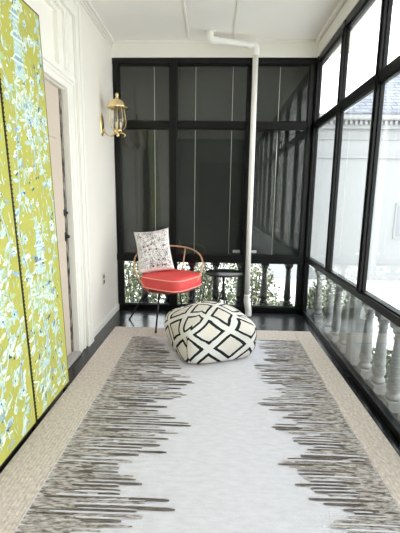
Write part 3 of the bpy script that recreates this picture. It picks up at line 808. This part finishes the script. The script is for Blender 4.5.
# ------------------------------------------------------------------ outside
GZ = -.95
bm = B(); box(bm, (-30, -20, GZ - .1), (30, 45, GZ)); tag(link('ground', bm, CONC), 'pale paved ground below the porch', 'ground', kind='structure')
hs = thing('neighbour_house', 'white neighbouring house with slate hip roof beyond the right windows', 'house', (5.2, 12.0, GZ))
hx0, hx1 = 1.7 - 5.2, 6.5; zt = 3.90 - GZ
bm = B(); box(bm, (hx0, 0, 0), (hx1, 6, zt)); box(bm, (hx0 - .04, -.05, 0), (hx1 + .04, 0, .5)); box(bm, (hx0 - .03, -.05, zt - 1.06), (hx1 + .03, 0, zt - .99)); box(bm, (hx0 - .03, -.04, zt - .52), (hx1 + .03, 0, zt - .47)); link('wall', bm, HOUSEW, hs)
bm = B(); box(bm, (hx0 - .12, -.14, zt - .22), (hx1 + .12, 6.1, zt)); box(bm, (hx0 - .32, -.34, zt), (hx1 + .32, 6.3, zt + .16), .03)
for k in range(70):
    x = hx0 + .05 + k * .145
    if x < hx1 - .1: box(bm, (x, -.24, zt - .12), (x + .07, -.14, zt - .01))
link('cornice', bm, HOUSEW, hs)
bm = B()
rv = [bm.verts.new(p) for p in ((-1.5, -.36, zt + .16), (hx1 + .32, -.36, zt + .16), (hx1 + .32, 6.3, zt + .16), (-1.5, 6.3, zt + .16), (1.5, 2.9, zt + 2.3), (hx1 - 2.5, 2.9, zt + 2.3))]
for f in ((0, 1, 5, 4), (1, 2, 5), (2, 3, 4, 5), (3, 0, 4), (3, 2, 1, 0)): bm.faces.new([rv[i] for i in f])
rm = ROOFS; nt = rm.node_tree; tc = nt.nodes.new('ShaderNodeTexCoord'); br = nt.nodes.new('ShaderNodeTexBrick')
mp = nt.nodes.new('ShaderNodeMapping'); mp.inputs['Rotation'].default_value = (PI / 2, 0, 0); nt.links.new(tc.outputs['Object'], mp.inputs['Vector'])
br.inputs['Scale'].default_value = 1; br.inputs['Brick Width'].default_value = .42; br.inputs['Row Height'].default_value = .13; br.inputs['Mortar Size'].default_value = .012
br.inputs['Color1'].default_value = (*lin((.46, .475, .52)), 1); br.inputs['Color2'].default_value = (*lin((.56, .575, .61)), 1); br.inputs['Mortar'].default_value = (*lin((.28, .29, .32)), 1)
nt.links.new(mp.outputs['Vector'], br.inputs['Vector']); nt.links.new(br.outputs['Color'], nt.nodes['Principled BSDF'].inputs['Base Color'])
link('roof', bm, ROOFS, hs)
bm = B(); wx, wz = 5.60 - 5.2, 1.50 - GZ
box(bm, (wx, -.04, wz - 1.1), (wx + .9, .0, wz), .01); wf = link('house_window', bm, HOUSEW, hs)
bm = B(); box(bm, (wx + .06, -.05, wz - 1.02), (wx + .84, -.04, wz - .06)); link('window_pane', bm, mat('grey_window_pane', (.55, .56, .58), .2), wf)

def bush(name, label, loc, rx, ry, h, nl, mi, seed, cat='shrub'):
    rnd = random.Random(seed)
    t = thing(name, label, cat, loc, 0, 'shrubs outside the back railing')
    bm = B()
    for k in range(nl):
        while True:
            p = Vector((rnd.uniform(-1, 1), rnd.uniform(-1, 1), rnd.uniform(0, 1)))
            q = math.hypot(p.x, p.y) ** 2 + (max(0, p.z - .35) / .65) ** 2
            q += .5 * mnoise.noise(p * 2.2 + Vector((seed, 0, 0)))
            if .25 < q < 1: break
        c = Vector((p.x * rx, p.y * ry, p.z * h)); L = rnd.uniform(.04, .085); w = L * .35
        d = Vector((rnd.uniform(-1, 1), rnd.uniform(-1, 1), rnd.uniform(-.3, 1))).normalized(); s = d.cross(Vector((rnd.uniform(-1, 1), rnd.uniform(-1, 1), rnd.uniform(-1, 1)))).normalized()
        nn = d.cross(s) * w * .4
        vs = [bm.verts.new(c), bm.verts.new(c + d * L * .5 + s * w + nn), bm.verts.new(c + d * L), bm.verts.new(c + d * L * .5 - s * w + nn), bm.verts.new(c + d * L * .5)]
        m_ = rnd.choices((0, 1, 2), mi)[0]
        for f in ((0, 1, 4), (1, 2, 4), (2, 3, 4), (3, 0, 4)): bm.faces.new([vs[i] for i in f]).material_index = m_
    link('foliage', bm, LEAFM, t, recalc=False)
    bm = B()
    for k in range(7):
        a = rnd.uniform(0, 6.3); r = rnd.uniform(.2, .75)
        tube(bm, spline([(0.02 * math.cos(a), .02 * math.sin(a), 0), (r * .4 * rx * math.cos(a), r * .4 * ry * math.sin(a), h * .4), (r * rx * math.cos(a), r * ry * math.sin(a), h * .85)], 4), .012, 5)
    link('stem', bm, STEMM, t)
    return t
bush('leafy_shrub', 'mottled green shrub outside the glass behind the chair legs, far left', (-1.42, 6.4, GZ), .46, .5, 1.5, 2400, (5, 3, 3), 1)
bush('leafy_shrub', 'mottled green shrub outside the glass below the coral cushion', (-.30, 6.5, GZ), .46, .5, 1.38, 2400, (4, 4, 2), 2)
bush('leafy_shrub', 'pale green shrub outside the glass behind the side table and pipe', (.72, 6.75, GZ), .5, .5, 1.40, 1700, (4, 5, 2), 3)
bush('leafy_shrub', 'low pale shrub outside the glass right of the pipe foot', (1.50, 8.0, GZ), .42, .4, .30, 700, (3, 6, 1), 4)
bush('leafy_shrub', 'grey green shrub outside the far right corner glass', (1.95, 6.4, GZ), .40, .55, 1.12, 2600, (5, 3, 2), 6)
bush('leafy_shrub', 'grey green shrub outside the right-hand glass behind the square pier', (2.2, 4.5, GZ), .42, .6, .62, 2600, (5, 3, 2), 12)
bush('leafy_shrub', 'tall dark shrub outside behind the chair at the house corner', (-2.0, 8.2, GZ), 1.0, .8, 2.1, 3000, (5, 2, 4), 8)
bush('leafy_shrub', 'tall dark shrub outside behind the middle back railing', (-.05, 8.7, GZ), 1.0, .7, 1.8, 3000, (5, 3, 3), 9)

# ------------------------------------------------------------------ sky
w = bpy.data.worlds.new('overcast_sky'); SC.world = w; w.use_nodes = True; nt = w.node_tree
bg = nt.nodes['Background']; tc = nt.nodes.new('ShaderNodeTexCoord'); sp = nt.nodes.new('ShaderNodeSeparateXYZ'); nt.links.new(tc.outputs['Generated'], sp.inputs[0])
rp = nt.nodes.new('ShaderNodeValToRGB'); rp.color_ramp.elements[0].position = .0; rp.color_ramp.elements[1].position = .6
rp.color_ramp.elements[0].color = (.985, .99, 1.0, 1); rp.color_ramp.elements[1].color = (.92, .96, 1.0, 1)
nt.links.new(sp.outputs[2], rp.inputs['Fac']); nt.links.new(rp.outputs['Color'], bg.inputs['Color']); bg.inputs['Strength'].default_value = 2.6

# ------------------------------------------------------------------ camera
yaw, pitch, roll_, fpx = .0376, .178, .0132, 374.19
f = Vector((-math.sin(yaw) * math.cos(pitch), math.cos(yaw) * math.cos(pitch), -math.sin(pitch)))
r = f.cross(Vector((0, 0, 1))).normalized(); u = r.cross(f)
cr, sr = math.cos(roll_), math.sin(roll_); r2 = r * cr + u * sr; u2 = -r * sr + u * cr
cam = bpy.data.cameras.new('camera'); co = bpy.data.objects.new('camera', cam); C.objects.link(co)
mw = Matrix((r2, u2, -f)).transposed().to_4x4(); mw.translation = Vector((0, 0, 1.55)) * S
co.matrix_world = mw
cam.sensor_fit = 'HORIZONTAL'; cam.sensor_width = 36; cam.lens = fpx * 36 / 400; cam.clip_start = .02
SC.camera = co
SC.view_settings.view_transform = 'Standard'; SC.view_settings.look = 'None'; SC.view_settings.gamma = 1
SC.view_settings.use_curve_mapping = False; SC.view_settings.exposure = .85
SC.cycles.transparent_max_bounces = 40; SC.cycles.max_bounces = 14; SC.cycles.diffuse_bounces = 8; SC.cycles.glossy_bounces = 6
